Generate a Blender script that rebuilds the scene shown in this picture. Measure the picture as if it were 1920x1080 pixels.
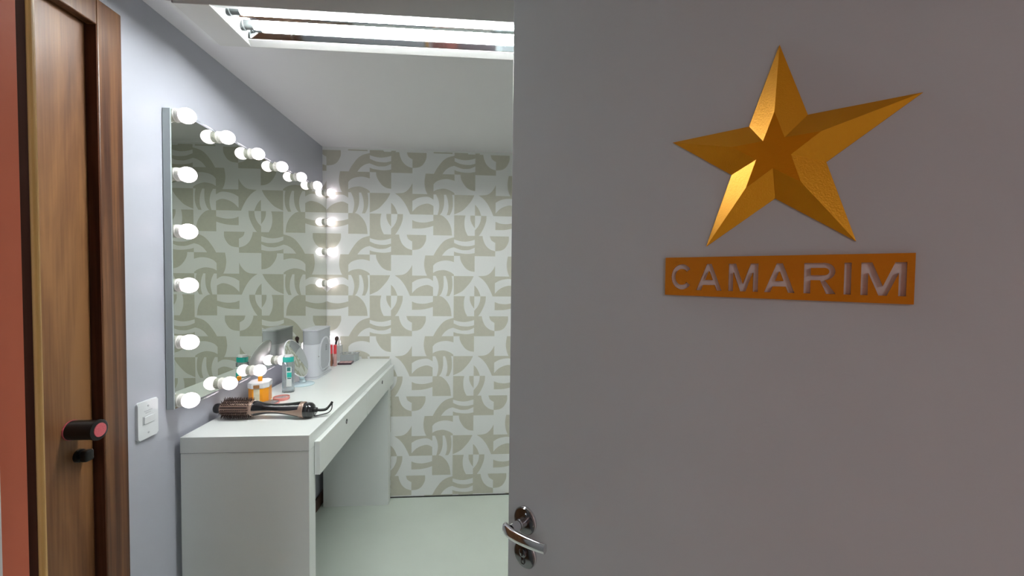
import bpy, bmesh, math, random
from mathutils import Vector, Matrix
from mathutils.geometry import tessellate_polygon
random.seed(7)
sc = bpy.context.scene
for o in list(bpy.data.objects): bpy.data.objects.remove(o)
C = sc.collection
# ------------------------------------------------------------------ camera
CAM_H = 1.4518
fpx = 781.61
R = Vector((0.99704723, -0.07602101, 0.01084556)); U = Vector((-0.00846986, 0.03150367, 0.99946775)); W = Vector((0.07632223, 0.99660841, -0.03076676))
cam = bpy.data.cameras.new('camera'); camo = bpy.data.objects.new('camera', cam); C.objects.link(camo)
cam.sensor_width = 36; cam.lens = 36*fpx/1920; cam.clip_start = 0.01; cam.clip_end = 50
m3 = Matrix((R, U, -W)).transposed(); camo.matrix_world = Matrix.Translation((0, 0, CAM_H)) @ m3.to_4x4()
sc.camera = camo
# ------------------------------------------------------------------ world, view
wd = bpy.data.worlds.new('world'); sc.world = wd; wd.use_nodes = True
wd.node_tree.nodes['Background'].inputs[0].default_value = (.8, .85, 1, 1); wd.node_tree.nodes['Background'].inputs[1].default_value = 0.05
sc.view_settings.view_transform = 'Standard'; sc.view_settings.look = 'None'; sc.view_settings.gamma = 1; sc.view_settings.exposure = 1.0
sc.view_settings.use_curve_mapping = False
TUBE = 39.0     # emission of the fluorescent tubes
BULB = 1.7      # emission of the mirror bulbs
HALL_FILL = 70.0      # added fill light behind the viewer, brightens the grey door
# ------------------------------------------------------------------ dimensions
WL, D, HC = -.99, 2.712, 2.242
WR, YF = 1.75, .31
ZT = .911

# ------------------------------------------------------------------ materials
def nt(name):
    m = bpy.data.materials.new(name); m.use_nodes = True
    return m, m.node_tree, m.node_tree.nodes['Principled BSDF']
def pbr(name, col, rough=.5, metal=0, var=.03, scale=8, bump=0, bscale=200, spec=.5, emit=None, es=0, trans=0, ior=1.45, coat=0, alpha=1):
    m, t, b = nt(name); L = t.links
    tc = t.nodes.new('ShaderNodeTexCoord')
    n = t.nodes.new('ShaderNodeTexNoise'); n.inputs['Scale'].default_value = scale; n.inputs['Detail'].default_value = 4
    L.new(tc.outputs['Object'], n.inputs['Vector'])
    r = t.nodes.new('ShaderNodeValToRGB')
    r.color_ramp.elements[0].position = .3; r.color_ramp.elements[1].position = .7
    r.color_ramp.elements[0].color = tuple(c*(1-var) for c in col)+(1,); r.color_ramp.elements[1].color = tuple(min(1, c*(1+var)) for c in col)+(1,)
    L.new(n.outputs['Fac'], r.inputs['Fac']); L.new(r.outputs['Color'], b.inputs['Base Color'])
    b.inputs['Roughness'].default_value = rough; b.inputs['Metallic'].default_value = metal
    b.inputs['Specular IOR Level'].default_value = spec; b.inputs['IOR'].default_value = ior
    b.inputs['Transmission Weight'].default_value = trans; b.inputs['Coat Weight'].default_value = coat; b.inputs['Alpha'].default_value = alpha
    if emit: b.inputs['Emission Color'].default_value = emit+(1,); b.inputs['Emission Strength'].default_value = es
    if bump:
        n2 = t.nodes.new('ShaderNodeTexNoise'); n2.inputs['Scale'].default_value = bscale; n2.inputs['Detail'].default_value = 3
        L.new(tc.outputs['Object'], n2.inputs['Vector'])
        bp = t.nodes.new('ShaderNodeBump'); bp.inputs['Strength'].default_value = bump; bp.inputs['Distance'].default_value = .002
        L.new(n2.outputs['Fac'], bp.inputs['Height']); L.new(bp.outputs['Normal'], b.inputs['Normal'])
    return m
def wood(name, dark, mid, light, rough=.32, sc_=(14, 14, 1.1), spec=.5):
    m, t, b = nt(name); b.inputs['Specular IOR Level'].default_value = spec; L = t.links
    tc = t.nodes.new('ShaderNodeTexCoord'); mp = t.nodes.new('ShaderNodeMapping'); mp.inputs['Scale'].default_value = sc_
    L.new(tc.outputs['Object'], mp.inputs['Vector'])
    n = t.nodes.new('ShaderNodeTexNoise'); n.inputs['Scale'].default_value = 1.0; n.inputs['Detail'].default_value = 6; n.inputs['Distortion'].default_value = 1.2
    L.new(mp.outputs['Vector'], n.inputs['Vector'])
    mp2 = t.nodes.new('ShaderNodeMapping'); mp2.inputs['Scale'].default_value = (180, 180, 5); L.new(tc.outputs['Object'], mp2.inputs['Vector'])
    n2 = t.nodes.new('ShaderNodeTexNoise'); n2.inputs['Scale'].default_value = 1.0; n2.inputs['Detail'].default_value = 3; L.new(mp2.outputs['Vector'], n2.inputs['Vector'])
    mx = t.nodes.new('ShaderNodeMath'); mx.operation = 'MULTIPLY_ADD'; mx.inputs[1].default_value = .25; L.new(n2.outputs['Fac'], mx.inputs[0]); 
    ml = t.nodes.new('ShaderNodeMath'); ml.operation = 'MULTIPLY'; ml.inputs[1].default_value = .78; L.new(n.outputs['Fac'], ml.inputs[0]); L.new(ml.outputs[0], mx.inputs[2])
    r = t.nodes.new('ShaderNodeValToRGB'); e = r.color_ramp.elements
    e[0].position = .36; e[0].color = dark+(1,); e[1].position = .64; e[1].color = light+(1,)
    x = e.new(.5); x.color = mid+(1,)
    L.new(mx.outputs[0], r.inputs['Fac']); L.new(r.outputs['Color'], b.inputs['Base Color'])
    b.inputs['Roughness'].default_value = rough
    bp = t.nodes.new('ShaderNodeBump'); bp.inputs['Strength'].default_value = .08; bp.inputs['Distance'].default_value = .002
    L.new(n2.outputs['Fac'], bp.inputs['Height']); L.new(bp.outputs['Normal'], b.inputs['Normal'])
    return m
M = {}
M['wall'] = pbr('bluish white wall paint', (.475, .49, .55), .35, var=.015, scale=3, bump=.12, bscale=60)
M['front'] = pbr('hall wall paint', (.27, .28, .30), .5, var=.02, bump=.1, bscale=60)
M['hallwhite'] = pbr('white hall paint', (.84, .84, .84), .5, var=.02)
M['ceil'] = pbr('ceiling paint', (.84, .825, .85), .6, var=.01, scale=2, bump=.05, bscale=50)
M['floor'] = pbr('pale green floor', (.70, .77, .69), .30, var=.03, scale=3)
M['pap_w'] = pbr('wallpaper white', (.82, .835, .815), .45, var=.01, scale=3)
M['pap_b'] = pbr('wallpaper beige', (.575, .565, .475), .45, var=.025, scale=60)
M['pap_w2'] = M['pap_w']
M['red'] = pbr('terracotta wall paint', (.44, .12, .068), .28, var=.05, scale=10, bump=.1, bscale=80)
M['redtrim'] = pbr('terracotta gloss paint', (.66, .185, .10), .25, var=.05, scale=10, bump=.1, bscale=80)
M['wood_leaf'] = wood('varnished door wood', (.085, .030, .010), (.16, .066, .024), (.235, .108, .04), .42, (9, 9, 1.2))
M['wood_case'] = wood('reddish casing wood', (.05, .018, .010), (.105, .042, .018), (.19, .086, .034), .36, (22, 22, .7))
M['wood_shade'] = wood('shaded jamb wood', (.045, .014, .008), (.07, .024, .012), (.10, .036, .018), .7, (22, 22, .7), .08)  # jamb wood darkened to stand in for shade
M['wood_jamb'] = wood('jamb wood', (.38, .21, .06), (.60, .37, .12), (.72, .48, .18), .3, (30, 30, .8))
M['base_wood'] = pbr('brown skirting', (.09, .05, .035), .5, var=.15, scale=20)
M['door'] = pbr('grey door paint', (.565, .635, .665), .38, var=.012, scale=4, bump=.10, bscale=140)
M['mdf'] = pbr('white laminate', (.80, .835, .81), .28, var=.008, bump=.04, bscale=300)
M['edge'] = pbr('grey mirror frame', (.44, .49, .50), .35, var=.02)
M['dark'] = pbr('dark gap', (.02, .02, .02), .6)
M['black'] = pbr('gloss black plastic', (.012, .012, .014), .18, var=.1, coat=.5)
M['mblack'] = pbr('satin black metal', (.006, .0055, .006), .3, var=.1)
M['gold'] = pbr('champagne plastic', (.36, .25, .20), .35, metal=.35, var=.03)
M['brist'] = pbr('brown bristles', (.05, .025, .02), .5, var=.2)
M['chrome'] = pbr('chrome', (.72, .72, .74), .09, metal=1, var=.02)
M['dchrome'] = pbr('dark chrome', (.20, .20, .21), .12, metal=1, var=.02)
M['alu'] = pbr('specular aluminium', (.80, .82, .84), .06, metal=1, var=.02)
M['lampw'] = pbr('white lamp enamel', (.82, .82, .82), .35, var=.01)
M['holder'] = pbr('grey lamp holder', (.10, .11, .11), .5, var=.02)
M['trough'] = pbr('trough end', (.34, .36, .36), .5, var=.02)
M['lampg'] = pbr('grey lamp cover', (.72, .715, .70), .45, var=.01)
M['socket'] = pbr('white bulb socket', (.80, .79, .74), .4, var=.02)
M['plastic'] = pbr('white plastic', (.80, .81, .83), .22, var=.01)
M['applw'] = pbr('white appliance plastic', (.62, .64, .68), .22, var=.01)
M['applg'] = pbr('smoky appliance plastic', (.42, .44, .47), .22, var=.02)
M['gplastic'] = pbr('smoky grey plastic', (.55, .57, .60), .2, var=.02)
M['switch'] = pbr('white switch plastic', (.80, .83, .85), .18, var=.01)
M['orange'] = pbr('orange plastic', (.85, .32, .01), .3, var=.03, emit=None)
M['teal'] = pbr('teal cap plastic', (.03, .48, .40), .2, var=.05)
M['bluep'] = pbr('pale blue plastic', (.62, .76, .80), .22, var=.02)
M['pink'] = pbr('coral pink plastic', (.80, .30, .26), .2, var=.05)
M['redcap'] = pbr('red lipstick cap', (.70, .05, .06), .28, var=.05)
M['brown'] = pbr('brown gloss', (.30, .13, .08), .2, var=.1)
M['rose'] = pbr('rose gloss', (.55, .33, .30), .2, var=.1)
M['clear'] = pbr('clear plastic', (.93, .96, .97), .05, trans=.92, ior=1.35, var=.01)
M['pinkclear'] = pbr('clear lid', (.95, .88, .87), .06, trans=.75, ior=1.3, var=.01)
M['label'] = pbr('printed label', (.70, .78, .78), .4, var=.05)
M['labelg'] = pbr('dark teal print', (.02, .16, .15), .4, var=.1)
M['ltan'] = pbr('worn cream label', (.68, .62, .45), .5, var=.12, scale=60)
M['lbrown'] = pbr('brown print', (.36, .17, .06), .5, var=.1)
M['greyglass'] = pbr('grey glass', (.50, .52, .50), .12, var=.02)
M['pan'] = pbr('pink powder', (.55, .36, .35), .6, var=.15, scale=80)
M['redend'] = pbr('red lacquer', (.50, .09, .11), .35, var=.12, scale=300)
M['silk'] = pbr('golden orange print', (.76, .33, .002), .34, metal=.5, var=.03, bump=.15, bscale=500, spec=.6)
M['orangeplate'] = pbr('orange plate', (.66, .24, .003), .42, metal=.15, var=.05, bump=.15, bscale=500)
def mirror_mat(name, col):
    m, t, b = nt(name)
    n = t.nodes.new('ShaderNodeTexNoise'); n.inputs['Scale'].default_value = 2
    r = t.nodes.new('ShaderNodeValToRGB'); r.color_ramp.elements[0].color = tuple(c*.985 for c in col)+(1,); r.color_ramp.elements[1].color = col+(1,)
    t.links.new(n.outputs['Fac'], r.inputs['Fac']); t.links.new(r.outputs['Color'], b.inputs['Base Color'])
    b.inputs['Metallic'].default_value = 1; b.inputs['Roughness'].default_value = .008
    return m
M['mirror'] = mirror_mat('mirror glass', (.60, .63, .575))
def glow(name, col, s):
    m, t, b = nt(name)
    b.inputs['Base Color'].default_value = (.8, .8, .8, 1); b.inputs['Emission Color'].default_value = col+(1,); b.inputs['Emission Strength'].default_value = s
    return m
M['tube'] = glow('lit fluorescent tube', (.97, 1.0, .985), TUBE)
M['bulb'] = glow('lit opal bulb', (1, .86, .94), BULB)
M['hall'] = glow('added fill glow', (.95, .96, 1), HALL_FILL)  # only for the added fill light

# ------------------------------------------------------------------ helpers
def link(name, bm, mats, parent=None, loc=(0, 0, 0), rot=None, smooth=False, ang=None):
    me = bpy.data.meshes.new(name)
    bmesh.ops.recalc_face_normals(bm, faces=bm.faces)
    bm.to_mesh(me); bm.free()
    if not isinstance(mats, (list, tuple)): mats = [mats]
    for m in mats: me.materials.append(m)
    if smooth:
        for p in me.polygons: p.use_smooth = True
        if ang is not None: me.set_sharp_from_angle(angle=math.radians(ang))
    o = bpy.data.objects.new(name, me); C.objects.link(o); o.location = loc
    if rot: o.rotation_euler = rot
    if parent: o.parent = parent
    return o
def empty(name, loc=(0, 0, 0), rot=(0, 0, 0)):
    o = bpy.data.objects.new(name, None); C.objects.link(o); o.location = loc; o.rotation_euler = rot; o.empty_display_size = .05
    return o
def tag(o, label=None, cat=None, group=None, kind=None):
    if label: o['label'] = label
    if cat: o['category'] = cat
    if group: o['group'] = group
    if kind: o['kind'] = kind
    return o
def B(bm, x0, x1, y0, y1, z0, z1, bev=0, mi=0, mat=None, seg=2):
    r = bmesh.ops.create_cube(bm, size=1)
    for v in r['verts']: v.co = Vector(((x0+x1)/2+v.co.x*(x1-x0), (y0+y1)/2+v.co.y*(y1-y0), (z0+z1)/2+v.co.z*(z1-z0)))
    vs = r['verts']; fs = set(f for v in vs for f in v.link_faces)
    if bev:
        es = set(e for v in vs for e in v.link_edges)
        rr = bmesh.ops.bevel(bm, geom=list(es), offset=bev, segments=seg, affect='EDGES', profile=.5)
        fs = set(rr['faces']) | set(f for v in rr['verts'] for f in v.link_faces)
        vs = list(set(v for f in fs for v in f.verts))
    for f in fs: f.material_index = mi
    if mat is not None: bmesh.ops.transform(bm, matrix=mat, verts=vs)
    return vs
def box(*a, **k):
    bm = bmesh.new(); B(bm, *a, **k); return bm
def lathe(bm, prof, seg=32, axis='Z', off=(0, 0, 0), mi=0, caps=True, sy=1.0):
    rings = []
    for (r, h) in prof:
        ring = []
        for i in range(seg):
            a = 2*math.pi*i/seg; p = (r*math.cos(a), r*math.sin(a)*sy, h)
            if axis == 'X': p = (h, p[0], p[1])
            if axis == 'Y': p = (p[0], h, p[1])
            ring.append(bm.verts.new(Vector(p)+Vector(off)))
        rings.append(ring)
    fs = []
    for a, b in zip(rings, rings[1:]):
        for i in range(seg): fs.append(bm.faces.new((a[i], a[(i+1) % seg], b[(i+1) % seg], b[i])))
    if caps: fs.append(bm.faces.new(rings[0][::-1])); fs.append(bm.faces.new(rings[-1]))
    for f in fs: f.material_index = mi
    return rings
def L_(prof, **k):
    bm = bmesh.new(); lathe(bm, prof, **k); return bm
def prism(bm, pts, z0, z1, mi=0, top=1.0, bev=0):
    a = [bm.verts.new((x, y, z0)) for x, y in pts]; b = [bm.verts.new((x*top, y*top, z1)) for x, y in pts]; n = len(pts)
    fs = [bm.faces.new(a[::-1]), bm.faces.new(b)]
    for i in range(n): fs.append(bm.faces.new((a[i], a[(i+1) % n], b[(i+1) % n], b[i])))
    if bev:
        es = [e for e in fs[1].edges]+[e for e in fs[0].edges]
        r = bmesh.ops.bevel(bm, geom=es, offset=bev, segments=2, affect='EDGES'); fs += r['faces']
    for f in fs:
        if f.is_valid: f.material_index = mi
    return a+b
def tube(bm, pts, rad, seg=10, mi=0):
    pts = [Vector(p) for p in pts]; rads = rad if isinstance(rad, (list, tuple)) else [rad]*len(pts)
    rings = []; up = Vector((0, 0, 1))
    for i, p in enumerate(pts):
        t = (pts[min(i+1, len(pts)-1)]-pts[max(i-1, 0)]).normalized()
        s = t.cross(up); s = s.normalized() if s.length > 1e-4 else Vector((1, 0, 0)); n = s.cross(t)
        rings.append([bm.verts.new(p+(s*math.cos(2*math.pi*k/seg)+n*math.sin(2*math.pi*k/seg))*rads[i]) for k in range(seg)])
    for a, b in zip(rings, rings[1:]):
        for k in range(seg): bm.faces.new((a[k], a[(k+1) % seg], b[(k+1) % seg], b[k])).material_index = mi
    bm.faces.new(rings[0][::-1]).material_index = mi; bm.faces.new(rings[-1]).material_index = mi
def rrect(w, d, r, n=5):
    out = []
    for cx, cy, a0 in ((w/2-r, d/2-r, 0), (-w/2+r, d/2-r, 90), (-w/2+r, -d/2+r, 180), (w/2-r, -d/2+r, 270)):
        for i in range(n+1):
            a = math.radians(a0+90*i/n); out.append((cx+r*math.cos(a), cy+r*math.sin(a)))
    return out
def spline(pts, n=6):
    P = [pts[0]]+list(pts)+[pts[-1]]; out = []
    for i in range(1, len(P)-2):
        p0, p1, p2, p3 = P[i-1:i+3]
        for k in range(n):
            t = k/n
            out.append(tuple(.5*((2*p1[j])+(-p0[j]+p2[j])*t+(2*p0[j]-5*p1[j]+4*p2[j]-p3[j])*t*t+(-p0[j]+3*p1[j]-3*p2[j]+p3[j])*t**3) for j in range(len(p1))))
    out.append(tuple(pts[-1])); return out

# ------------------------------------------------------------------ wallpaper pattern (4 x 4 tiles of 13 cm)
# each shape: (colour, list of pieces) ; piece starting with 's' = smooth curve, 'l' = straight points; tile coords u right, v down
S = lambda *p: spline(p)
def band(top, bot): return S(*top)+S(*bot)[::-1]
PAT = {
 (0, 0): [band([(0.02,1),(.17,.72),(.42,.38),(.67,.19),(1,.085)], [(.42,1),(.58,.79),(.79,.64),(1,.575)])],
 (0, 1): [[(0,0),(1,0)]+S((0,.19),(.25,.26),(.5,.29),(.75,.26),(1,.19))[::-1],
          band([(0,.36),(.25,.47),(.5,.51),(.75,.51),(1,.45)], [(0,.585),(.33,.70),(.5,.715),(.75,.69),(1,.575)]),
          S((0,.79),(.17,.85),(.5,.895),(.75,.895),(1,.85))+[(1,1),(0,1)]],
 (0, 2): [[(0,0)]+S((.375,0),(.42,.21),(.54,.47),(.75,.66),(1,.745))+[(1,1),(0,1)],
          S((.735,0),(.79,.17),(.87,.25),(1,.33))+[(1,0)]],
 (0, 3): [[(0,0)]+S((.66,0),(.65,.27),(.5,.56),(.3,.7),(0,.745))],
 (1, 0): [[(0,0),(1,0)]+S((0,.51),(.12,.38),(.33,.28),(.58,.235),(.79,.25),(1,.31))[::-1],
          S((0,.86),(.17,.765),(.46,.71),(.67,.745),(.87,.83),(1,.93))+[(1,1),(0,1)]],
 (1, 1): [S((.29,0),(.31,.17),(.4,.38),(.58,.62),(.79,.745),(1,.78))+[(1,0)]],
 (1, 2): [S((1,.47),(.92,.64),(.75,.85),(.54,.965),(.18,1))+[(1,1)]],
 (1, 3): [S((.625,0),(.585,.25),(.575,.5),(.625,.79),(.71,1))+[(1,1),(1,0)]],
 (2, 0): [S((.125,0),(.23,.24),(.28,.54),(.25,.8),(.2,1))+S((.5,0),(.51,.37),(.48,.63),(.4,.87),(.3,1))[::-1],
          S((.6,0),(.68,.24),(.72,.54),(.7,.8),(.64,1))+S((.89,0),(.925,.2),(.93,.54),(.88,.8),(.78,1))[::-1]],
 (2, 1): [[(0,0)]+S((.96,0),(.83,.26),(.62,.53),(.38,.77),(0,.96))],
 (2, 2): [S((0,.46),(.125,.6),(.23,.79),(.3,1))+[(0,1)],
          S((.18,0),(.42,.18),(.625,.44),(.79,.75),(.895,1))+[(1,1),(1,0)]],
 (2, 3): [[(0,0),(1,0)]+S((0,.34),(.2,.22),(.42,.15),(.67,.12),(.83,.15),(1,.26))[::-1],
          S((0,.87),(.2,.66),(.42,.53),(.67,.46),(.83,.48),(1,.57))+[(1,1),(0,1)]],
 (3, 0): [[(0,0)]+S((.33,0),(.5,.08),(.71,.31),(.85,.62),(.9,1))+[(0,1)]],
 (3, 1): [[(0,0)]+S((.54,0),(.5,.22),(.5,.53),(.56,.79),(.66,1))+[(0,1)],
          S((.78,0),(.79,.22),(.875,.44),(1,.62))+[(1,0)]],
 (3, 2): [S((.56,0),(.54,.27),(.44,.57),(.31,.83),(.19,1))+[(0,1)]+S((0,.725),(.17,.51),(.27,.27),(.3,0))],
 (3, 3): [band([(0,.28),(.2,.36),(.5,.39),(.75,.36),(1,.29)], [(0,.69),(.42,.68),(.75,.62),(1,.54)])],
}
def clip(poly, lo, hi):
    for ax in (0, 1):
        for s, lim in ((1, lo[ax]), (-1, hi[ax])):
            out = []
            for i in range(len(poly)):
                a, b = poly[i-1], poly[i]
                ia, ib = s*(a[ax]-lim) >= -1e-9, s*(b[ax]-lim) >= -1e-9
                if ia != ib:
                    t = (lim-a[ax])/(b[ax]-a[ax]); out.append((a[0]+(b[0]-a[0])*t, a[1]+(b[1]-a[1])*t))
                if ib: out.append(b)
            poly = out
            if len(poly) < 3: return []
    return poly
def paper(u0, u1, z0, z1, place, ustart):
    """flat printed shapes in one mesh; place(u,z) -> 3D point"""
    bm = bmesh.new(); TW, TH = .1326, .13; ztop = CAM_H+.1205+TH
    k0 = math.floor((u0-ustart)/(4*TW))
    for kc in range(k0, k0+9):
        for kr in range(-1, 6):
            for (r, c), shapes in PAT.items():
                for s in shapes:
                    P = [(ustart+(kc*4+c+u)*TW, ztop+.52-(kr*4+r+v)*TH) for u, v in s]
                    Q = []
                    for q in P:
                        if not Q or (abs(q[0]-Q[-1][0])+abs(q[1]-Q[-1][1])) > 1e-5: Q.append(q)
                    Q = clip(Q, (u0, z0), (u1, z1))
                    if len(Q) < 3: continue
                    vs = [bm.verts.new(place(*q)) for q in Q]
                    for tri in tessellate_polygon([[Vector((q[0]*10, q[1]*10, 0)) for q in Q]]):
                        try: bm.faces.new([vs[i] for i in tri])
                        except ValueError: pass
    return bm
# ------------------------------------------------------------------ the room shell
def wall(name, a, mat): return tag(link(name, box(*a), mat), kind='structure')
wall('floor', (-1.2, 2.2, -3.2, 3.0, -.1, 0), M['floor'])
wall('ceiling', (-1.2, 2.2, -3.2, 3.0, HC, HC+.1), M['ceil'])
def wall_paper(name, a, u0, u1, place, ustart):
    bm = bmesh.new(); B(bm, *a)
    p = paper(u0, u1, .004, HC-.012, place, ustart)
    me = bpy.data.meshes.new('t'); p.to_mesh(me); p.free(); n0 = len(bm.faces); bm.from_mesh(me)
    for f in list(bm.faces)[n0:]: f.material_index = 1
    me2 = bpy.data.meshes.new(name); bm.to_mesh(me2); bm.free(); me2.materials.append(M['pap_w']); me2.materials.append(M['pap_b'])
    o = bpy.data.objects.new(name, me2); C.objects.link(o); tag(o, kind='structure'); return o
wall_paper('wall_back', (WL-.1, WR+.1, D, D+.1, 0, HC), WL+.001, WR-.001, lambda u, z: (u, D-.0004, z), -.8325)
wall_paper('wall_right', (WR, WR+.1, YF, D-.0006, 0, HC), 0.02, D-YF-.02, lambda u, z: (WR-.0004, D-u, z), .045)
tag(link('trim_1', box(WL, WR, D-.004, D, 0, .006), M['dark']), kind='structure')
# left wall with the doorway of the wooden door
DY0, DY1, DZ1 = .36, 1.185, 2.09
bm = bmesh.new()
B(bm, WL-.1, WL, YF, DY0, 0, HC); B(bm, WL-.1, WL, DY1, D, 0, HC); B(bm, WL-.1, WL, DY0, DY1, DZ1, HC)
tag(link('wall_left', bm, M['wall']), kind='structure')
# front wall (in which the viewer's doorway is cut)
JX = -.30
bm = bmesh.new()
B(bm, WL-.1, JX-.02, .20, YF-.012, 0, HC); B(bm, .66, WR+.1, .20, YF-.012, 0, HC); B(bm, JX-.02, .66, .20, YF-.012, 2.13, HC)
tag(link('wall_front', bm, M['front']), kind='structure')
# hallway behind the viewer
wall('wall_hall_left', (JX-.12, JX-.012, -3.0, .199, 0, HC), M['red'])
wall('wall_hall_right', (1.05, 1.15, -3.0, .199, 0, HC), M['hallwhite'])
wall('wall_hall_end', (JX-.12, 1.15, -3.1, -3.0, 0, HC), M['front'])
# red reveal, beside the jamb
bm = bmesh.new(); B(bm, JX-.0119, JX+.0, -.8, .2975, 0, 2.13)
tag(link('trim_2', bm, M['redtrim']), kind='structure')
bm = bmesh.new(); B(bm, JX-.004, JX+.003, .16, .2795, 0, 2.12, bev=.0005)
tag(link('trim_3', bm, M['lampw']), kind='structure')
# wooden jamb with a rounded edge
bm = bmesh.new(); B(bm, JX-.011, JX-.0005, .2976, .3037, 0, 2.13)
tag(link('trim_7', bm, M['wood_shade']), kind='structure'); bm = bmesh.new()  # unlit face of the jamb, its shade put into the wood colour
B(bm, JX-.012, JX+.0005, .3038, .3105, 0, 2.13, bev=.0028, seg=3)
tag(link('trim_4', bm, M['wood_jamb']), kind='structure')
tag(link('trim_5', box(JX-.0, .66, .27, .31, 2.10, 2.13), M['wood_jamb']), kind='structure')
tag(link('trim_6', box(.63, .66, .20, .31, 0, 2.10), M['wood_jamb']), kind='structure')
tag(link('baseboard_left', box(WL, WL+.012, 1.222, D, 0, .075, bev=.003), M['base_wood']), kind='structure')

# ------------------------------------------------------------------ door 1: the varnished wooden door on the left wall
d1 = tag(empty('door_1', (WL, .8, 0)), kind='structure')
def ch(name, bm, mat, par, **k):
    o = link(name, bm, mat, par, **k)
    return o
def local(par, bm):
    bmesh.ops.translate(bm, vec=-Vector(par.location), verts=bm.verts); return bm
ch('door_leaf', local(d1, box(-1.04, -.997, .40, 1.1472, .01, 2.078, bev=.002)), M['wood_leaf'], d1)
bm = bmesh.new()
# casing: outside strip, reveal with its shade as a dark sheet, head
B(bm, -.993, -.97, 1.1505, 1.222, 0, 2.139, bev=.003)
cu_ = ch('casing_upright', local(d1, bm), M['wood_case'], d1)
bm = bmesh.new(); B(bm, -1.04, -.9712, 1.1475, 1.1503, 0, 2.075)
ch('reveal_shade', local(d1, bm), M['wood_shade'], cu_)  # thin dark box painting the reveal's shade over the casing side
ch('casing_upright', local(d1, box(-.995, -.97, .33, .40, 0, 2.139, bev=.003)), M['wood_case'], d1)
bm = bmesh.new(); B(bm, -.995, -.97, .4, 1.150, 2.072, 2.139, bev=.003); B(bm, -1.09, -.985, .37, 1.176, 2.081, 2.089)
ch('casing_head', local(d1, bm), M['wood_case'], d1)
kb = Vector((-.997, 1.090, 1.060))
k = ch('door_knob', L_([(.0, 0), (.0235, 0), (.0235, .058), (.0250, .0585), (.0250, .0645), (.0225, .066), (.0, .066)], axis='X', seg=40, off=kb-Vector(d1.location), caps=False), M['mblack'], d1, smooth=True, ang=40)
ch('knob_plate', L_([(.0, 0), (.0246, 0), (.0246, .003), (.0, .003)], axis='X', seg=40, off=kb-Vector(d1.location)+Vector((.0003, 0, 0)), caps=False), M['redend'], k, smooth=True, ang=40)
ch('knob_cap', L_([(.0, 0), (.0170, 0), (.0165, .0012), (.0, .0014)], axis='X', seg=40, off=kb-Vector(d1.location)+Vector((.0662, 0, 0)), caps=False), M['redend'], k, smooth=True, ang=40)
tbp = Vector((-.997, 1.108, .989))-Vector(d1.location)
t_ = ch('thumb_turn', L_([(.0, 0), (.0165, 0), (.016, .006), (.010, .007), (.010, .012), (.0, .012)], axis='X', seg=32, off=tbp, caps=False), M['mblack'], d1, smooth=True, ang=40)
bm = bmesh.new(); B(bm, .010, .028, -.0115, .0115, -.014, .014, bev=.005, seg=3, mat=Matrix.Translation(tbp))
ch('turn_grip', bm, M['mblack'], t_, smooth=True, ang=50)

# ------------------------------------------------------------------ light switch
sw = tag(empty('light_switch', (WL, 1.308, 1.0125)), 'white rectangular wall switch plate between wooden door casing and mirror', 'light switch')
bm = bmesh.new(); vs = prism(bm, rrect(.076, .112, .006), 0, .008, bev=.002)
bmesh.ops.transform(bm, matrix=Matrix(((0, 0, 1, 0), (1, 0, 0, 0), (0, 1, 0, 0), (0, 0, 0, 1))), verts=bm.verts)
ch('switch_plate', bm, M['switch'], sw, smooth=True, ang=30)
bm = bmesh.new(); B(bm, .0075, .0084, -.0215, .0215, -.0135, .0115); ch('rocker_frame', bm, M['gplastic'], sw)
bm = bmesh.new(); B(bm, .0078, .0115, -.018, .020, -.0115, .0105, bev=.0012); ch('rocker', bm, M['switch'], sw)
for z in (.040, -.040):
    s_ = ch('screw', L_([(.0, 0), (.0030, 0), (.0028, .001), (0, .0012)], axis='X', seg=16, off=(.0082, 0, z), caps=False), M['gplastic'], sw)
for z, w in ((.0255, .030), (.019, .020)):
    ch('vent_line', box(.0079, .0086, -w/2, w/2, z, z+.0012), M['gplastic'], sw)

# ------------------------------------------------------------------ wall mirror with bulbs
MX = -.965; MY0, MY1, MZ0, MZ1 = 1.388, 2.704, 1.013, 1.960
vm = tag(empty('vanity_mirror', (WL, (MY0+MY1)/2, MZ0)), 'large rectangular makeup mirror edged with glowing round bulbs above the dressing table', 'mirror')
bm = bmesh.new(); B(bm, WL+.002, MX, MY0, MY1, MZ0, MZ1, bev=.001)
ch('mirror_frame', local(vm, bm), M['edge'], vm)
ch('mirror_glass', local(vm, box(MX, MX+.0015, MY0+.003, MY1-.002, MZ0+.002, MZ1-.002)), M['mirror'], vm)
pos = []
ys = [1.412+i*.2125 for i in range(7)]
zs = [1.945, 1.760, 1.580, 1.408, 1.225, 1.036]
zr = [1.952, 1.770, 1.585, 1.388, None, 1.036]
for i, y in enumerate(ys): pos.append((y, 1.945+.007*i/6))
for z in zs[1:]: pos.append((ys[0], z))
for z in zr[1:]:
    if z: pos.append((ys[6], z))
for y in ys[1:6]: pos.append((y, 1.036))
bc = .0320
sock_me = bulb_me = None
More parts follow.
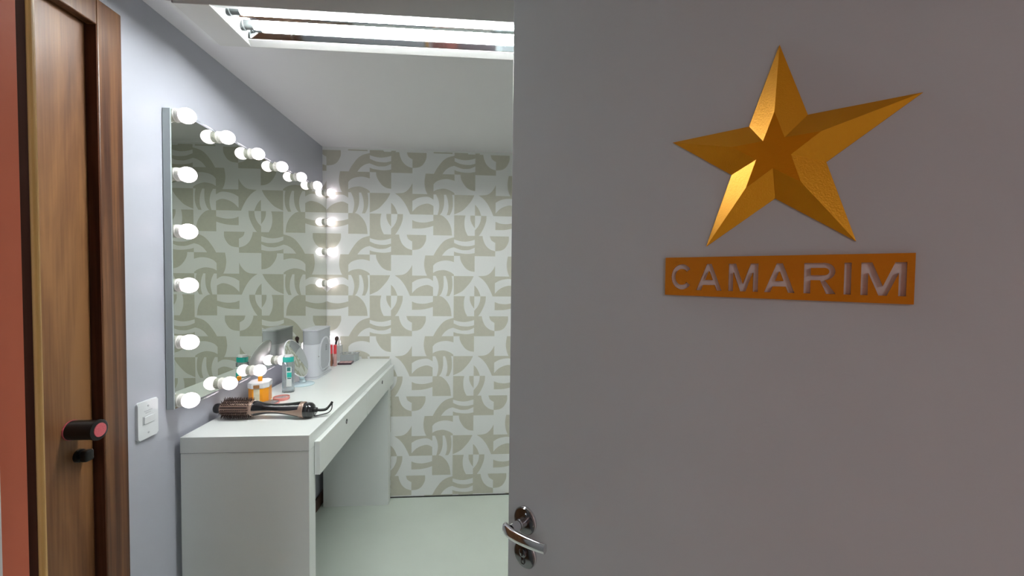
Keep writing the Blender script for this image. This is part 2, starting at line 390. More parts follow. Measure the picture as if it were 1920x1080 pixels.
for (y, z) in pos:
    if sock_me is None:
        prof = [(0, 0), (.0215, 0), (.0215, .003)]
        for q in range(4): prof += [(.0205, .0036+q*.0036), (.0196, .0052+q*.0036)]
        prof += [(.0200, .020), (.0165, .0205), (0, .0205)]
        s0 = link('bulb_socket', L_(prof, axis='X', seg=32, caps=False), M['socket'], vm, smooth=True, ang=35); sock_me = s0.data
        pr_ = [(.0135, .0195)]
        for q in range(0, 17):
            a = math.radians(-52+q*(142/16)); pr_.append((max(.0245*math.cos(a), .0), bc+.0248*math.sin(a)*1.04))
        b0 = link('light_bulb', L_(pr_, axis='X', seg=32, caps=False), M['bulb'], s0, smooth=True); bulb_me = b0.data
    else:
        s0 = bpy.data.objects.new('bulb_socket', sock_me); C.objects.link(s0); s0.parent = vm
        b0 = bpy.data.objects.new('light_bulb', bulb_me); C.objects.link(b0); b0.parent = s0
    s0.location = Vector((MX+.0016, y, z))-Vector(vm.location)
# thin wiring running along the top and bottom of the glass
for i in range(6):
    bm = bmesh.new(); tube(bm, spline([(MX+.006, ys[i]+.022, MZ1+.001), (MX+.007, (ys[i]+ys[i+1])/2, MZ1+.002), (MX+.006, ys[i+1]-.022, MZ1+.001)], 4), .0016, 6); ch('wire', local(vm, bm), M['clear'], vm)
    bm = bmesh.new(); tube(bm, spline([(MX+.008, ys[i]+.022, MZ0-.001), (MX+.009, (ys[i]+ys[i+1])/2, MZ0-.003), (MX+.008, ys[i+1]-.022, MZ0-.001)], 4), .0016, 6); ch('wire', local(vm, bm), M['clear'], vm)

# ------------------------------------------------------------------ dressing table
TX0, TX1, TY0, TY1 = -.972, -.564, 1.421, 2.700
dt = tag(empty('dressing_table', ((TX0+TX1)/2, (TY0+TY1)/2, 0)), 'long white laminate dressing table with two drawers below the lit mirror', 'dressing table')
PT = .053
ch('tabletop', local(dt, box(TX0, TX1, TY0, TY1, ZT-PT, ZT, bev=.0012)), M['mdf'], dt)
ch('side_panel', local(dt, box(TX0+.001, TX1-.0005, TY0+.0006, TY0+PT, 0, ZT-PT-.0008, bev=.001)), M['mdf'], dt)
ch('side_panel', local(dt, box(TX0+.012, TX1-.0005, 2.627, 2.688, 0, ZT-PT-.0008, bev=.001)), M['mdf'], dt)
ch('drawer_case', local(dt, box(TX0+.02, TX1-.012, TY0+PT+.001, 2.626, .775, ZT-PT-.001)), M['mdf'], dt)
for (ya, yb, yk) in ((1.462, 2.068, 1.748), (2.076, 2.690, 2.375)):
    dr = ch('drawer', local(dt, box(TX1+.0006, TX1+.0195, ya, yb, .757, .874, bev=.0012)), M['mdf'], dt)
    kn = L_([(0, 0), (.0105, 0), (.0105, .0012), (.0075, .0016), (.0060, -.004), (0, -.0042)], axis='X', seg=24, off=Vector((TX1+.0196, yk, .842))-Vector(dt.location), caps=False)
    ch('finger_pull', kn, M['dchrome'], dr, smooth=True, ang=40)

# ------------------------------------------------------------------ ceiling light
FZ = 2.182; FX0, FX1 = -.842, .62; FY0, FY1 = 1.222, 1.436; RX0, RX1 = -.745, .52
cl = tag(empty('ceiling_light', ((FX0+FX1)/2, (FY0+FY1)/2, HC)), 'white surface fluorescent fitting with two lit tubes on the ceiling', 'ceiling light')
bm = bmesh.new()
B(bm, FX0, FX1, FY0, FY0+.003, FZ, HC-.0005); B(bm, FX0, FX1, FY1-.003, FY1, FZ, HC-.0005)
B(bm, FX0, FX1, FY0+.003, FY1-.003, HC-.006, HC-.0005)
B(bm, FX0, FX0+.003, FY0, FY1, FZ, HC-.0005); B(bm, FX1-.003, FX1, FY0, FY1, FZ, HC-.0005)
ch('housing', local(cl, bm), M['lampg'], cl)
for (xa, xb, xo) in ((FX0+.003, RX0, FX0), (RX1, FX1-.003, FX1)):
    ch('end_cover', local(cl, box(xa, xb, FY0+.0005, FY1-.0005, FZ-.001, FZ+.002)), M['lampg'], cl)
ch('end_lip', local(cl, box(FX0-.019, FX0-.0005, FY0, FY1, FZ+.004, FZ+.012)), M['lampw'], cl)
def sheet(bm, q, mi=0, t=.0012):
    a = [Vector(p) for p in q]; n = (a[1]-a[0]).cross(a[2]-a[0]).normalized()*t
    v = [bm.verts.new(p) for p in a]; w = [bm.verts.new(p+n) for p in a]
    bm.faces.new(v); bm.faces.new(w[::-1])
    for i in range(4): bm.faces.new((v[i], w[i], w[(i+1) % 4], v[(i+1) % 4]))
# sloping white ends of the trough
for xa, xb in ((RX0, RX0+.022), (RX1, RX1-.022)):
    bm = bmesh.new(); sheet(bm, [(xa, FY0+.004, FZ), (xa, FY1-.004, FZ), (xb, FY1-.004, HC-.008), (xb, FY0+.004, HC-.008)])
    ch('trough_end', local(cl, bm), M['trough'], cl)
bm = bmesh.new(); TY = (1.292, 1.364); zt_ = 2.212
# far and near bright flanges, reflecting troughs
sheet(bm, [(RX0, FY1-.004, FZ), (RX1, FY1-.004, FZ), (RX1, 1.404, FZ+.009), (RX0, 1.404, FZ+.009)])
sheet(bm, [(RX0, FY0+.003, FZ), (RX1, FY0+.003, FZ), (RX1, 1.250, FZ+.009), (RX0, 1.250, FZ+.009)])
ch('flange', local(cl, bm), M['lampw'], cl)
bm = bmesh.new()
X0, X1 = RX0+.014, RX1-.014
sheet(bm, [(X0, 1.402, FZ+.010), (X1, 1.402, FZ+.010), (X1, 1.385, HC-.008), (X0, 1.385, HC-.008)])
sheet(bm, [(X0, 1.252, FZ+.010), (X1, 1.252, FZ+.010), (X1, 1.269, HC-.008), (X0, 1.269, HC-.008)])
sheet(bm, [(X0, 1.328, FZ+.032), (X1, 1.328, FZ+.032), (X1, 1.345, HC-.008), (X0, 1.345, HC-.008)])
sheet(bm, [(X0, 1.328, FZ+.032), (X1, 1.328, FZ+.032), (X1, 1.311, HC-.008), (X0, 1.311, HC-.008)])
sheet(bm, [(X0, 1.27, HC-.0085), (X1, 1.27, HC-.0085), (X1, 1.386, HC-.0085), (X0, 1.386, HC-.0085)])
ch('reflector', local(cl, bm), M['alu'], cl)
for ty in TY:
    tb = ch('fluorescent_tube', local(cl, L_([(.0128, X0+.032), (.0128, X1-.032)], axis='X', seg=24, off=(0, ty, zt_))), M['tube'], cl, smooth=True, ang=50)
    for xe, s_ in ((X0+.0315, -1), (X1-.0315, 1)):
        ch('tube_cap', local(cl, L_([(.0124, xe), (.0130, xe+s_*.004), (.0130, xe+s_*.026), (.016, xe+s_*.028), (.016, xe+s_*.040)], axis='X', seg=24, off=(0, ty, zt_))), M['holder'], tb, smooth=True, ang=50)

# unseen fill light, added in the hallway to light the grey door
hl = tag(empty('fill_light', (.5, -2.3, HC)), 'added round white fill light, unseen in the hallway behind the viewer', 'fill light')
ch('fill_base', L_([(.13, -.02), (.13, -.0005)], seg=32), M['lampw'], hl)
ch('fill_dome', L_([(0, -.06), (.06, -.056), (.10, -.04), (.12, -.021)], seg=32, caps=False), M['hall'], hl, smooth=True)

# ------------------------------------------------------------------ door 2: the grey door with the star
A = Vector((.0856, .8054, 0)); dv = Vector((.69716, -.71691, 0)); dn = Vector((-.71691, -.69716, 0))
DM = Matrix((dv, dn, Vector((0, 0, 1)))).transposed().to_4x4(); DM.translation = A     # local: x along the door towards the hinge, y out of its face, z up
def fit(o): 
    o.matrix_world = DM; return o
d2 = tag(fit(empty('door_2')), kind='structure')
ch('door_leaf', box(-.035, .765, -.035, 0, .008, 2.10, bev=.0012), M['door'], d2)
hd = ch('door_handle', L_([(0, 0), (.0265, 0), (.0265, .004), (.0245, .0075), (.0215, .0088), (0, .0088)], axis='Y', seg=40, off=(.0115, 0, .9735), caps=False), M['dchrome'], d2, smooth=True, ang=30)
ch('rose_rim', L_([(.0225, .0075), (.0267, .0045), (.0267, .0005)], axis='Y', seg=40, off=(.0115, 0, .9735), caps=False), M['chrome'], hd, smooth=True)
bm = bmesh.new(); tube(bm, [(.0115, .008, .9735), (.0115, .024, .9735)], .0095, 20); tube(bm, [(.0115, .025, .9735), (.0115, .044, .9735)], .0088, 20)
ch('handle_neck', bm, M['chrome'], hd, smooth=True, ang=40)
# lever: flattened tapering bar
bm = bmesh.new(); path = spline([(-.004, .046, .9735), (.014, .052, .9735), (.040, .055, .9745), (.068, .053, .9750), (.094, .048, .9755)], 6); rings = []
for i, p in enumerate(path):
    u = i/(len(path)-1); hw = .0115*(1-.25*u) if u > .06 else .009; th = .0058*(1-.15*u)
    ring = []
    for k in range(14):
        a = 2*math.pi*k/14; cx = abs(math.cos(a))**.7*math.copysign(1, math.cos(a)); sx = abs(math.sin(a))**.7*math.copysign(1, math.sin(a))
        ring.append(bm.verts.new((p[0], p[1]+th*cx, p[2]+hw*sx)))
    rings.append(ring)
for a, b in zip(rings, rings[1:]):
    for k in range(14): bm.faces.new((a[k], a[(k+1) % 14], b[(k+1) % 14], b[k]))
bm.faces.new(rings[0]); bm.faces.new(rings[-1][::-1])
ch('lever', bm, M['chrome'], hd, smooth=True, ang=45)
lk = ch('lock_rose', L_([(0, 0), (.0265, 0), (.0265, .004), (.0245, .0075), (.0215, .0088), (0, .0088)], axis='Y', seg=40, off=(.0125, 0, .907), caps=False), M['dchrome'], d2, smooth=True, ang=30)
ch('rose_rim', L_([(.0225, .0075), (.0267, .0045), (.0267, .0005)], axis='Y', seg=40, off=(.0125, 0, .907), caps=False), M['chrome'], lk, smooth=True)
bm = bmesh.new(); lathe(bm, [(0, .0088), (.0085, .0088), (.0085, .0115), (.007, .0125), (0, .0125)], axis='Y', seg=24, off=(.0125, 0, .913), caps=False)
B(bm, .0085, .0165, .0088, .0105, .891, .909, bev=.002); B(bm, .0115, .0135, .0115, .0135, .908, .918)
ch('key_cylinder', bm, M['dchrome'], lk, smooth=True, ang=40)

# star
cs, cz = .4145, 1.6070
Ro, Ri = .1385, .0540
st = fit(empty('star_sign')); st.matrix_world = DM @ Matrix.Translation((cs, 0, cz))
bm = bmesh.new()
def star(scale, y):
    out = []
    for i in range(10):
        r = (Ro if i % 2 == 0 else Ri)*scale; a = math.radians(90+36*i); out.append(bm.verts.new((-r*math.cos(a), y, r*math.sin(a))))
    return out
b0, b1, b2 = star(1, .0003), star(1, .0018), star(.36, .0215)
for a, b in ((b0, b1), (b1, b2)):
    for i in range(10): bm.faces.new((a[i], a[(i+1) % 10], b[(i+1) % 10], b[i]))
bm.faces.new(b2); bm.faces.new(b0[::-1])
so = link('star_sign', bm, M['silk']); so.matrix_world = st.matrix_world; bpy.data.objects.remove(st); so.name = 'star_sign'
tag(so, 'golden orange faceted five-pointed star stuck on the grey door', 'star')

# CAMARIM plate with cut-out letters
spans = [('C', .2853, .3143), ('A', .3212, .3553), ('M', .3630, .3988), ('A', .4055, .4387), ('R', .4476, .4782), ('I', .4862, .4928), ('M', .5013, .5393)]
PS0, PS1, PZ0, PZ1 = .2772, .5456, 1.4250, 1.4803
cu = bpy.data.curves.new('plate', 'CURVE'); cu.dimensions = '2D'; cu.fill_mode = 'BOTH'; cu.extrude = .0022
def poly(pts):
    s = cu.splines.new('POLY'); s.points.add(len(pts)-1)
    for p, q in zip(s.points, pts): p.co = (q[0], q[1], 0, 1)
    s.use_cyclic_u = True
poly([(PS0, PZ0), (PS1, PZ0), (PS1, PZ1), (PS0, PZ1)])
LZ0, LZ1 = 1.4335, 1.4705
T = .0070
def letter(c, w, h):
    """outer and inner outlines, strokes of width T"""
    t = T
    if c == 'I': return [[(0, 0), (w, 0), (w, h), (0, h)]]
    if c == 'A':
        cx = w/2; k = h/(w/2-.6*t)
        zb = .30*h
        def xl(z): return (w/2-.5*t)*z/h      # outer left edge
        def xi(z): return xl(z)+t*1.02
        return [[(0, 0), (xl(h), h), (w-xl(h), h), (w, 0), (w-t*1.02, 0), (w-xi(zb-t/2), zb-t/2), (xi(zb-t/2), zb-t/2), (t*1.02, 0)],
                [(xi(zb+t/2), zb+t/2), (w-xi(zb+t/2), zb+t/2), (cx+.0003, h-t*1.5), (cx-.0003, h-t*1.5)]]
    if c == 'M':
        return [[(0, 0), (0, h), (t*1.35, h), (w/2, t*1.5), (w-t*1.35, h), (w, h), (w, 0), (w-t*.9, 0), (w-t*.9, h-t*1.7), (w/2+t*.5, 0), (w/2-t*.5, 0), (t*.9, h-t*1.7), (t*.9, 0)]]
    if c == 'R':
        r = h*.28; cyy = h-r; out = [(0, 0), (0, h), (w-r, h)]
        for i in range(1, 10): a = math.radians(90-180*i/10); out.append((w-r+r*math.cos(a), cyy+r*math.sin(a)))
        out += [(w-r, h-2*r), (w-r*.95, h-2*r), (w+.001, 0), (w-t*1.2, 0), (w*.52, h-2*r), (t, h-2*r), (t, 0)]
        ri = r-t*.85; inn = [(t, h-t*.85), (w-r, h-t*.85)]
        for i in range(1, 10): a = math.radians(90-180*i/10); inn.append((w-r+ri*math.cos(a), cyy+ri*math.sin(a)))
        inn += [(w-r, h-2*r+t*.85), (t, h-2*r+t*.85)]
        return [out, inn]
    if c == 'C':
        o, i_ = [], []
        cx, cy, rx, ry = w*.54, h/2, w*.54, h/2
        for q in range(25):
            a = math.radians(38+284*q/24); o.append((cx+rx*math.cos(a), cy+ry*math.sin(a))); i_.append((cx+(rx-t)*math.cos(a), cy+(ry-t)*math.sin(a)))
        return [o+i_[::-1]]
for c, a, b in spans:
    for ol in letter(c, b-a, LZ1-LZ0): poly([(a+x, LZ0+y) for x, y in ol])
co = bpy.data.objects.new('plate', cu); C.objects.link(co)
me = bpy.data.meshes.new_from_object(co.evaluated_get(bpy.context.evaluated_depsgraph_get())); bpy.data.objects.remove(co)
bm = bmesh.new(); bm.from_mesh(me)
pc = ((PS0+PS1)/2, (PZ0+PZ1)/2)
for v in bm.verts: v.co = Vector((v.co.x-pc[0], v.co.z+.0024, v.co.y-pc[1]))
bmesh.ops.remove_doubles(bm, verts=bm.verts, dist=1e-6)
po = link('name_plate', bm, M['orangeplate']); po.matrix_world = DM @ Matrix.Translation((pc[0], 0, pc[1]))
ch('letter_backing', box(-.130, .130, .00005, .0002, -.022, .0215), M['lampw'], po)
tag(po, 'orange rectangular plate with cut-out letters CAMARIM below the star', 'sign')

# ------------------------------------------------------------------ things on the dressing table
def thing(name, loc, label, cat, rz=0, group=None):
    return tag(empty(name, loc, (0, 0, rz)), label, cat, group)
e = .0003
# --- hair styler
hs = thing('hair_styler', (-.79, 1.60, ZT), 'black and champagne hot-air hair styling brush lying at the near end of the table', 'hair brush', math.radians(-1.5))
hz = .037
def ax(x, y=0): return x
ch('barrel', L_([(.0, -.156), (.0225, -.156), (.0265, -.150), (.0270, -.06), (.0255, -.053), (.0, -.053)], axis='X', seg=36, off=(0, 0, hz), caps=False), M['gold'], hs, smooth=True, ang=35)
ch('barrel_tip', L_([(0, -.186), (.010, -.1855), (.0165, -.181), (.0185, -.173), (.0185, -.162), (.0225, -.1565), (0, -.1562)], axis='X', seg=32, off=(0, 0, hz), caps=False), M['mblack'], hs, smooth=True, ang=50)
bm = bmesh.new()
NR = 18
for r in range(NR):
    a = 2*math.pi*r/NR
    # dark comb strips and their bristles
    ca, sa = math.cos(a), math.sin(a)
    for i in range(15):
        x = -.149+i*.0066+(r % 2)*.0033
        base = Vector((x, .0262*ca, hz+.0262*sa)); d_ = Vector((random.uniform(-.1, .1), ca+random.uniform(-.05, .05), sa+random.uniform(-.05, .05)))
        tip = base+d_.normalized()*.0145
        if tip.z < .0008: tip.z = .0008
        tube(bm, [base, base+(tip-base)*.45, tip], [.0021, .0013, .0006], 5)
ch('bristles', bm, M['brist'], hs)['kind'] = 'stuff'
bm = bmesh.new()
for r in range(NR):
    if r % 2: continue
    a = 2*math.pi*r/NR; B(bm, -.150, -.056, -.0026, .0026, .0262, .0285, mat=Matrix.Translation((0, 0, hz)) @ Matrix.Rotation(a-math.pi/2, 4, 'X'))
ch('bristle_base', bm, M['brist'], hs)
ch('collar', L_([(.0255, -.0535), (.0275, -.050), (.0285, -.042), (.0250, -.036)], axis='X', seg=36, off=(0, 0, hz)), M['gold'], hs, smooth=True, ang=40)
prof = [(.0275, -.043), (.0270, -.035), (.0235, -.020), (.0195, .0), (.0180, .025), (.0185, .05), (.0215, .08), (.0250, .105), (.0285, .128)]
hpath = spline([(p[1], p[0]) for p in prof], 4)
def hzc(x): return hz - .006*max(0, (x+.04)/.2)
bm = bmesh.new(); rings = []
for x, r in hpath:
    rings.append([bm.verts.new((x, r*math.cos(2*math.pi*k/36), hzc(x)-.0 + r*math.sin(2*math.pi*k/36))) for k in range(36)])
for a, b in zip(rings, rings[1:]):
    for k in range(36): bm.faces.new((a[k], a[(k+1) % 36], b[(k+1) % 36], b[k]))
bm.faces.new(rings[0][::-1]); bm.faces.new(rings[-1])
ch('handle', bm, M['black'], hs, smooth=True, ang=50)
# champagne inlay stripes: one along the front side flaring at the end, one on the top
for cen, w0 in ((-math.pi/2-.42-.0, .15), (math.pi/2-.55, .12), (math.pi*.45-0+.0, .0)):
    if w0 == 0: continue
    bm = bmesh.new(); prev = None
    for i, (x, r) in enumerate(hpath):
        u = i/(len(hpath)-1); w = w0+(.42*max(0, (u-.62)/.38)**1.3) + .04*(1-u)
        cc = cen if cen > 0 else -math.pi+ (0.28)
        row = [bm.verts.new((x, (r+.0006)*math.cos(cc+w*(t_2-2)/2), hzc(x)+(r+.0006)*math.sin(cc+w*(t_2-2)/2))) for t_2 in range(5)]
        if prev:
            for k in range(4): bm.faces.new((prev[k], prev[k+1], row[k+1], row[k]))
        prev = row
    ch('handle_stripe', bm, M['gold'], hs, smooth=True)
ch('handle_ring', L_([(.0288, .126), (.0295, .128), (.0300, .141), (.0290, .143)], axis='X', seg=36, off=(0, 0, hz-.0064)), M['gold'], hs, smooth=True, ang=40)
ch('handle_end', L_([(.0285, .1425), (.0290, .150), (.0275, .156), (.0285, .158), (.0270, .166), (.0215, .173), (.0150, .176), (0, .176)], axis='X', seg=36, off=(0, 0, hz-.008), caps=False), M['black'], hs, smooth=True, ang=40)
bm = bmesh.new()
lathe(bm, [(.0095, .175), (.0095, .186), (.006, .188)], axis='X', seg=20, off=(0, 0, hz-.008))
tube(bm, spline([(.186, 0, hz-.008), (.200, .002, hz-.009), (.214, .012, hz-.009), (.224, .024, hz+.002), (.229, .034, hz+.012)], 5), [.0052]*12+[.0045]*9, 10)
tube(bm, spline([(.229, .034, hz+.010), (.224, .040, .020), (.212, .040, .006), (.195, .030, .0028), (.172, .012, .0028), (.165, .040, .0028)], 6), .0019, 8)
ch('cord', bm, M['mblack'], hs, smooth=True, ang=60)

# --- orange storage jar
oj = thing('storage_jar', (-.921, 1.820, ZT), 'orange plastic jar with white faceted lid and orange knob behind the hair brush', 'jar', math.radians(14))
oct_ = lambda w, d, c: [(w/2, -d/2+c), (w/2, d/2-c), (w/2-c, d/2), (-w/2+c, d/2), (-w/2, d/2-c), (-w/2, -d/2+c), (-w/2+c, -d/2), (w/2-c, -d/2)]
bm = bmesh.new(); prism(bm, oct_(.074, .092, .018), 0, .062); ch('jar_body', bm, M['orange'], oj)
bm = bmesh.new(); prism(bm, oct_(.079, .097, .019), .062, .084, bev=.0015); ch('jar_lid', bm, M['plastic'], oj)
ch('lid_knob', L_([(.0085, .0845), (.0085, .101), (.0075, .104)], seg=24), M['orange'], oj, smooth=True, ang=40)
bm = bmesh.new(); B(bm, -.014, .008, -.0466, -.0461, .004, .0615); ch('jar_label', bm, M['ltan'], oj)
bm = bmesh.new(); B(bm, -.014, .008, -.0495, -.0486, .0635, .0775); ch('lid_sticker', bm, M['lbrown'], oj)

# --- pink compact
pc_ = thing('powder_compact', (-.850, 1.805, ZT), 'open round coral pink compact with clear lid behind the styling brush handle', 'compact')
bm = bmesh.new(); lathe(bm, [(0, 0), (.030, 0), (.032, .004), (.032, .012), (.029, .012), (.028, .006), (0, .006)], seg=40, off=(.008, .030, 0), caps=False)
ch('compact_case', bm, M['pink'], pc_, smooth=True, ang=40)
bm = bmesh.new(); lathe(bm, [(0, .0062), (.0275, .0062), (.0275, .009), (0, .0098)], seg=40, off=(.008, .030, 0), caps=False); ch('powder', bm, M['pinkclear'], pc_, smooth=True, ang=40)
bm = bmesh.new(); lathe(bm, [(0, 0), (.030, 0), (.031, .003), (.030, .0055), (.026, .0075), (0, .0085)], seg=40, off=(-.012, -.022, 0), caps=False); ch('compact_lid', bm, M['pinkclear'], pc_, smooth=True, ang=40)
bm = bmesh.new(); lathe(bm, [(.0312, .0), (.0335, .001), (.0335, .004), (.0312, .005)], seg=40, off=(-.012, -.022, 0), caps=False); ch('lid_rim', bm, M['pink'], pc_, smooth=True, ang=40)

# --- micellar water bottle
bt = thing('cleanser_bottle', (-.864, 1.950, ZT), 'tall clear bottle with a teal cap standing before the round table mirror', 'bottle', math.radians(8))
bm = bmesh.new(); prism(bm, rrect(.048, .034, .010), 0, .138, bev=.003); ch('bottle_body', bm, pbr('clear cleanser', (.62, .70, .73), .06, trans=.72, ior=1.33, var=.01), bt, smooth=True, ang=40)
bm = bmesh.new(); prism(bm, rrect(.044, .031, .010), .1385, .160, bev=.002); ch('bottle_cap', bm, M['teal'], bt, smooth=True, ang=40)
bm = bmesh.new(); prism(bm, rrect(.040, .029, .010), .1602, .170, bev=.003); ch('cap_top', bm, M['plastic'], bt, smooth=True, ang=40)
bm = bmesh.new(); B(bm, -.004, .018, -.0174, -.0171, .028, .118); ch('bottle_label', bm, M['label'], bt)
bm = bmesh.new(); B(bm, -.001, .014, -.0180, -.0175, .098, .115); ch('label_print', bm, M['labelg'], bt); bm = bmesh.new(); B(bm, .001, .016, -.0180, -.0175, .063, .068); ch('label_print', bm, M['labelg'], bt)
bm = bmesh.new(); B(bm, -.001, .018, -.0180, -.0175, .070, .092); ch('label_print', bm, M['teal'], bt)

# --- round table mirror
rm = thing('table_mirror', (-.855, 2.080, ZT), 'round swivel mirror on a pale blue foot, tilted, between bottle and white appliance', 'mirror')
ch('mirror_foot', L_([(0, 0), (.052, 0), (.054, .003), (.050, .006), (.030, .009), (0, .010)], seg=40, caps=False), M['bluep'], rm, smooth=True, ang=40)
vt = (Vector((0, 0, CAM_H))-Vector((-.877, 2.065, 1.041))).normalized(); rt = vt.cross(Vector((0, 0, 1))).normalized()*-1; ut = vt.cross(rt); ut = ut if ut.z > 0 else -ut
n_ = (rt*.84+ut*.31+vt*.44).normalized()
cen = Vector((-.877, 2.065, 1.041))-Vector((-.855, 2.080, ZT))
up = (Vector((0, 0, 1))-n_*n_.z).normalized(); sd = up.cross(n_)
RM = Matrix((sd, up, n_)).transposed().to_4x4(); RM.translation = cen
def rml(prof, mi=0, seg=48):
    b_ = L_(prof, seg=seg, caps=False); bmesh.ops.transform(b_, matrix=RM, verts=b_.verts); return b_
RR = .094
ch('mirror_back', rml([(0, -.022), (RR*.5, -.018), (RR*.82, -.011), (RR, -.003), (RR+.002, 0), (RR+.0005, .002), (RR-.002, .0022)]), M['plastic'], rm, smooth=True, ang=50)
ch('mirror_glass', rml([(0, .0022), (RR-.002, .0022), (RR-.003, .0026), (0, .0027)]), M['mirror'], rm, smooth=True, ang=30)
bm = bmesh.new(); tube(bm, spline([(0, 0, .008), (-.004, .002, .03), tuple(cen-up*.085-n_*.012)], 6), [.016, .0155, .015, .014, .0135, .013, .012, .012, .0115, .011, .011, .0105, .010], 14)
ch('mirror_stem', bm, M['bluep'], rm, smooth=True, ang=60)

# --- white appliance
ap = thing('tabletop_appliance', (-.864, 2.272, ZT), 'white tabletop appliance with a smoky grey upper part and recessed side, against the mirror', 'appliance')
def foot(w, d):     # rounded front, square back
    out = []
    for i in range(9):
        a = math.pi+math.pi*i/8; out.append((w/2*math.copysign(abs(math.cos(a))**.75, math.cos(a)), -d/2+.030+.030*math.sin(a)))
    return out+[(w/2, d/2), (-w/2, d/2)]
bm = bmesh.new(); prism(bm, foot(.086, .212), 0, .009, bev=.002); ch('appliance_base', bm, M['applw'], ap, smooth=True, ang=35)
bm = bmesh.new(); prism(bm, foot(.080, .188), .0095, .176, bev=.001); ch('appliance_body', bm, M['applw'], ap, smooth=True, ang=35)
bm = bmesh.new(); prism(bm, foot(.078, .186), .1765, .244, bev=.001); ch('upper_tank', bm, M['applg'], ap, smooth=True, ang=35)
bm = bmesh.new(); prism(bm, foot(.082, .190), .2445, .251, bev=.001); ch('appliance_lid', bm, M['applw'], ap, smooth=True, ang=35)
bm = bmesh.new()
arch = [(-.055, .030), (-.060, .09)]+[(-.060+.066*(1-math.cos(math.radians(q)))*1.0, .125+.06*math.sin(math.radians(q))) for q in range(0, 181, 15)][:0]
ov = [(-.062, .06)]+[(.012-.074*math.cos(math.radians(q)), .13+.075*math.sin(math.radians(q))) for q in range(0, 181, 12)]+[(.086, .06), (.060, .024), (.012, .016), (-.036, .024)]
va = [bm.verts.new((.0402, y, z)) for y, z in ov]; vb = [bm.verts.new((.0440, y, z)) for y, z in ov]; vi = [bm.verts.new((.0440, .012+(y-.012)*.88, .10+(z-.10)*.92)) for y, z in ov]; vd = [bm.verts.new((.0410, .012+(y-.012)*.86, .10+(z-.10)*.90)) for y, z in ov]
n = len(ov)
for i in range(n):
    j = (i+1) % n
    bm.faces.new((va[i], va[j], vb[j], vb[i])); bm.faces.new((vb[i], vb[j], vi[j], vi[i])); bm.faces.new((vi[i], vi[j], vd[j], vd[i]))
sr = ch('side_recess', bm, M['applw'], ap)
bm = bmesh.new(); bm.faces.new([bm.verts.new(v_) for v_ in [(.0412, .012+(y-.012)*.865, .10+(z-.10)*.905) for y, z in ov]])
rx = bmesh.ops.extrude_face_region(bm, geom=list(bm.faces)); bmesh.ops.translate(bm, vec=(-.0008, 0, 0), verts=[g for g in rx['geom'] if isinstance(g, bmesh.types.BMVert)])
ch('recess_panel', bm, M['applg'], sr)
bm = bmesh.new()
for q in range(4): B(bm, .0412, .0430, .020, .040, .130+q*.008, .1325+q*.008)
ch('recess_vents', bm, M['dchrome'], ap)
bm = bmesh.new(); B(bm, .0412, .052, -.034, .045, .033, .040, bev=.002); ch('recess_ledge', bm, M['gplastic'], ap)
bm = bmesh.new(); B(bm, .0403, .0415, -.076, -.070, .110, .114); ch('indicator', bm, M['dark'], ap)

# --- lip glosses
def gloss(x, y, mat, label):
    g = thing('lip_gloss', (x, y, ZT), label, 'lip gloss', group='lip glosses beside the white appliance')
    bm = bmesh.new(); prism(bm, rrect(.0165, .0165, .004), 0, .072, bev=.001); ch('gloss_tube', bm, mat, g, smooth=True, ang=40)
    bm = bmesh.new(); prism(bm, rrect(.0160, .0160, .004), .0725, .124, bev=.001); ch('gloss_cap', bm, M['redcap'], g, smooth=True, ang=40)
gloss(-.8630, 2.490, M['brown'], 'brown lip gloss with red cap, nearest the white appliance')
gloss(-.8390, 2.487, M['rose'], 'rose beige lip gloss with red cap, beside the dark makeup palette')
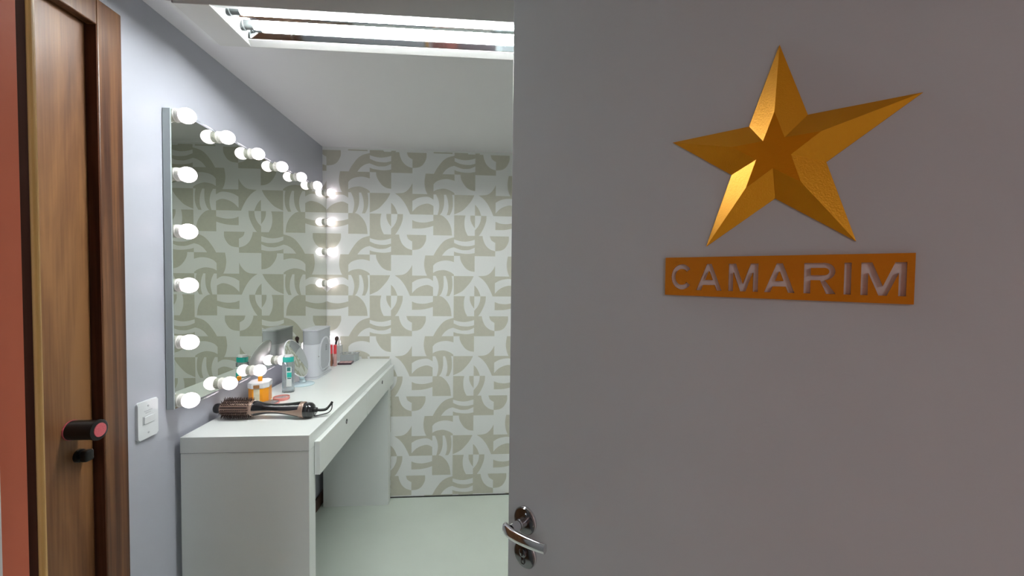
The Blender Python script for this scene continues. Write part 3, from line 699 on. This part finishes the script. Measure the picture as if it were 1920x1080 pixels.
# --- makeup brush leaning against the mirror
mb = thing('makeup_brush', (-.868, 2.535, ZT), 'dark makeup brush standing bristles up behind the brown lip gloss', 'makeup brush')
d0 = Vector((0, 0, 0.0012)); d1_ = Vector((.020, .012, .165)); dd = (d1_-d0)
def along(bm, rs, **k): tube(bm, [d0+dd*t for r, t in rs], [r for r, t in rs], 14)
bm = bmesh.new(); along(bm, [(.0015, 0), (.0038, .12), (.0046, .45), (.0042, .66)]); ch('brush_handle', bm, M['mblack'], mb, smooth=True, ang=60)
bm = bmesh.new(); along(bm, [(.0048, .66), (.0062, .82)]); ch('ferrule', bm, M['dark'], mb, smooth=True, ang=60)
bm = bmesh.new(); along(bm, [(.0062, .82), (.0115, .90), (.0110, .95), (.004, 1.0)]); ch('brush_head', bm, M['brist'], mb, smooth=True, ang=60)
# --- perfume bottle
pf = thing('perfume_bottle', (-.868, 2.650, ZT), 'small square grey glass bottle with a clear cap near the back corner', 'bottle')
bm = bmesh.new(); prism(bm, rrect(.032, .026, .004), 0, .096, bev=.002); ch('bottle_body', bm, M['greyglass'], pf, smooth=True, ang=40)
ch('bottle_cap', L_([(.0095, .0963), (.0095, .104), (.0065, .106), (.0075, .112), (.0085, .122), (.005, .131), (0, .132)], seg=20), M['clear'], pf, smooth=True, ang=50)
# --- clear acrylic case
ac = thing('acrylic_case', (-.802, 2.640, ZT), 'low clear frosted plastic case at the far end of the table', 'case', math.radians(-6))
bm = bmesh.new(); prism(bm, rrect(.092, .070, .006), 0, .044, bev=.002); ch('case_body', bm, pbr('frosted clear plastic', (.62, .68, .68), .25, trans=.35, var=.03), ac, smooth=True, ang=40)
bm = bmesh.new(); prism(bm, rrect(.098, .076, .006), .0443, .049, bev=.0015); ch('case_lid', bm, M['clear'], ac, smooth=True, ang=40)
for ix in range(3):
    bm = bmesh.new(); lathe(bm, [(.010, .0493), (.0105, .052), (.008, .0535)], seg=20, off=(-.03+ix*.03, 0, 0)); ch('lid_button', bm, M['clear'], ac, smooth=True, ang=50)
# --- dark palette
pl = thing('makeup_palette', (-.800, 2.555, ZT), 'flat dark-edged makeup palette with pink pans before the clear case', 'makeup palette', math.radians(3))
bm = bmesh.new(); prism(bm, rrect(.078, .072, .004), 0, .009, bev=.001); ch('palette_case', bm, pbr('dark plum plastic', (.04, .015, .025), .3), pl, smooth=True, ang=40)
for ix in range(3):
    for iy in range(2):
        bm = bmesh.new(); B(bm, -.034+ix*.0235, -.013+ix*.0235, -.030+iy*.031, -.002+iy*.031, .0092, .0098); ch('powder_pan', bm, M['pan'], pl)
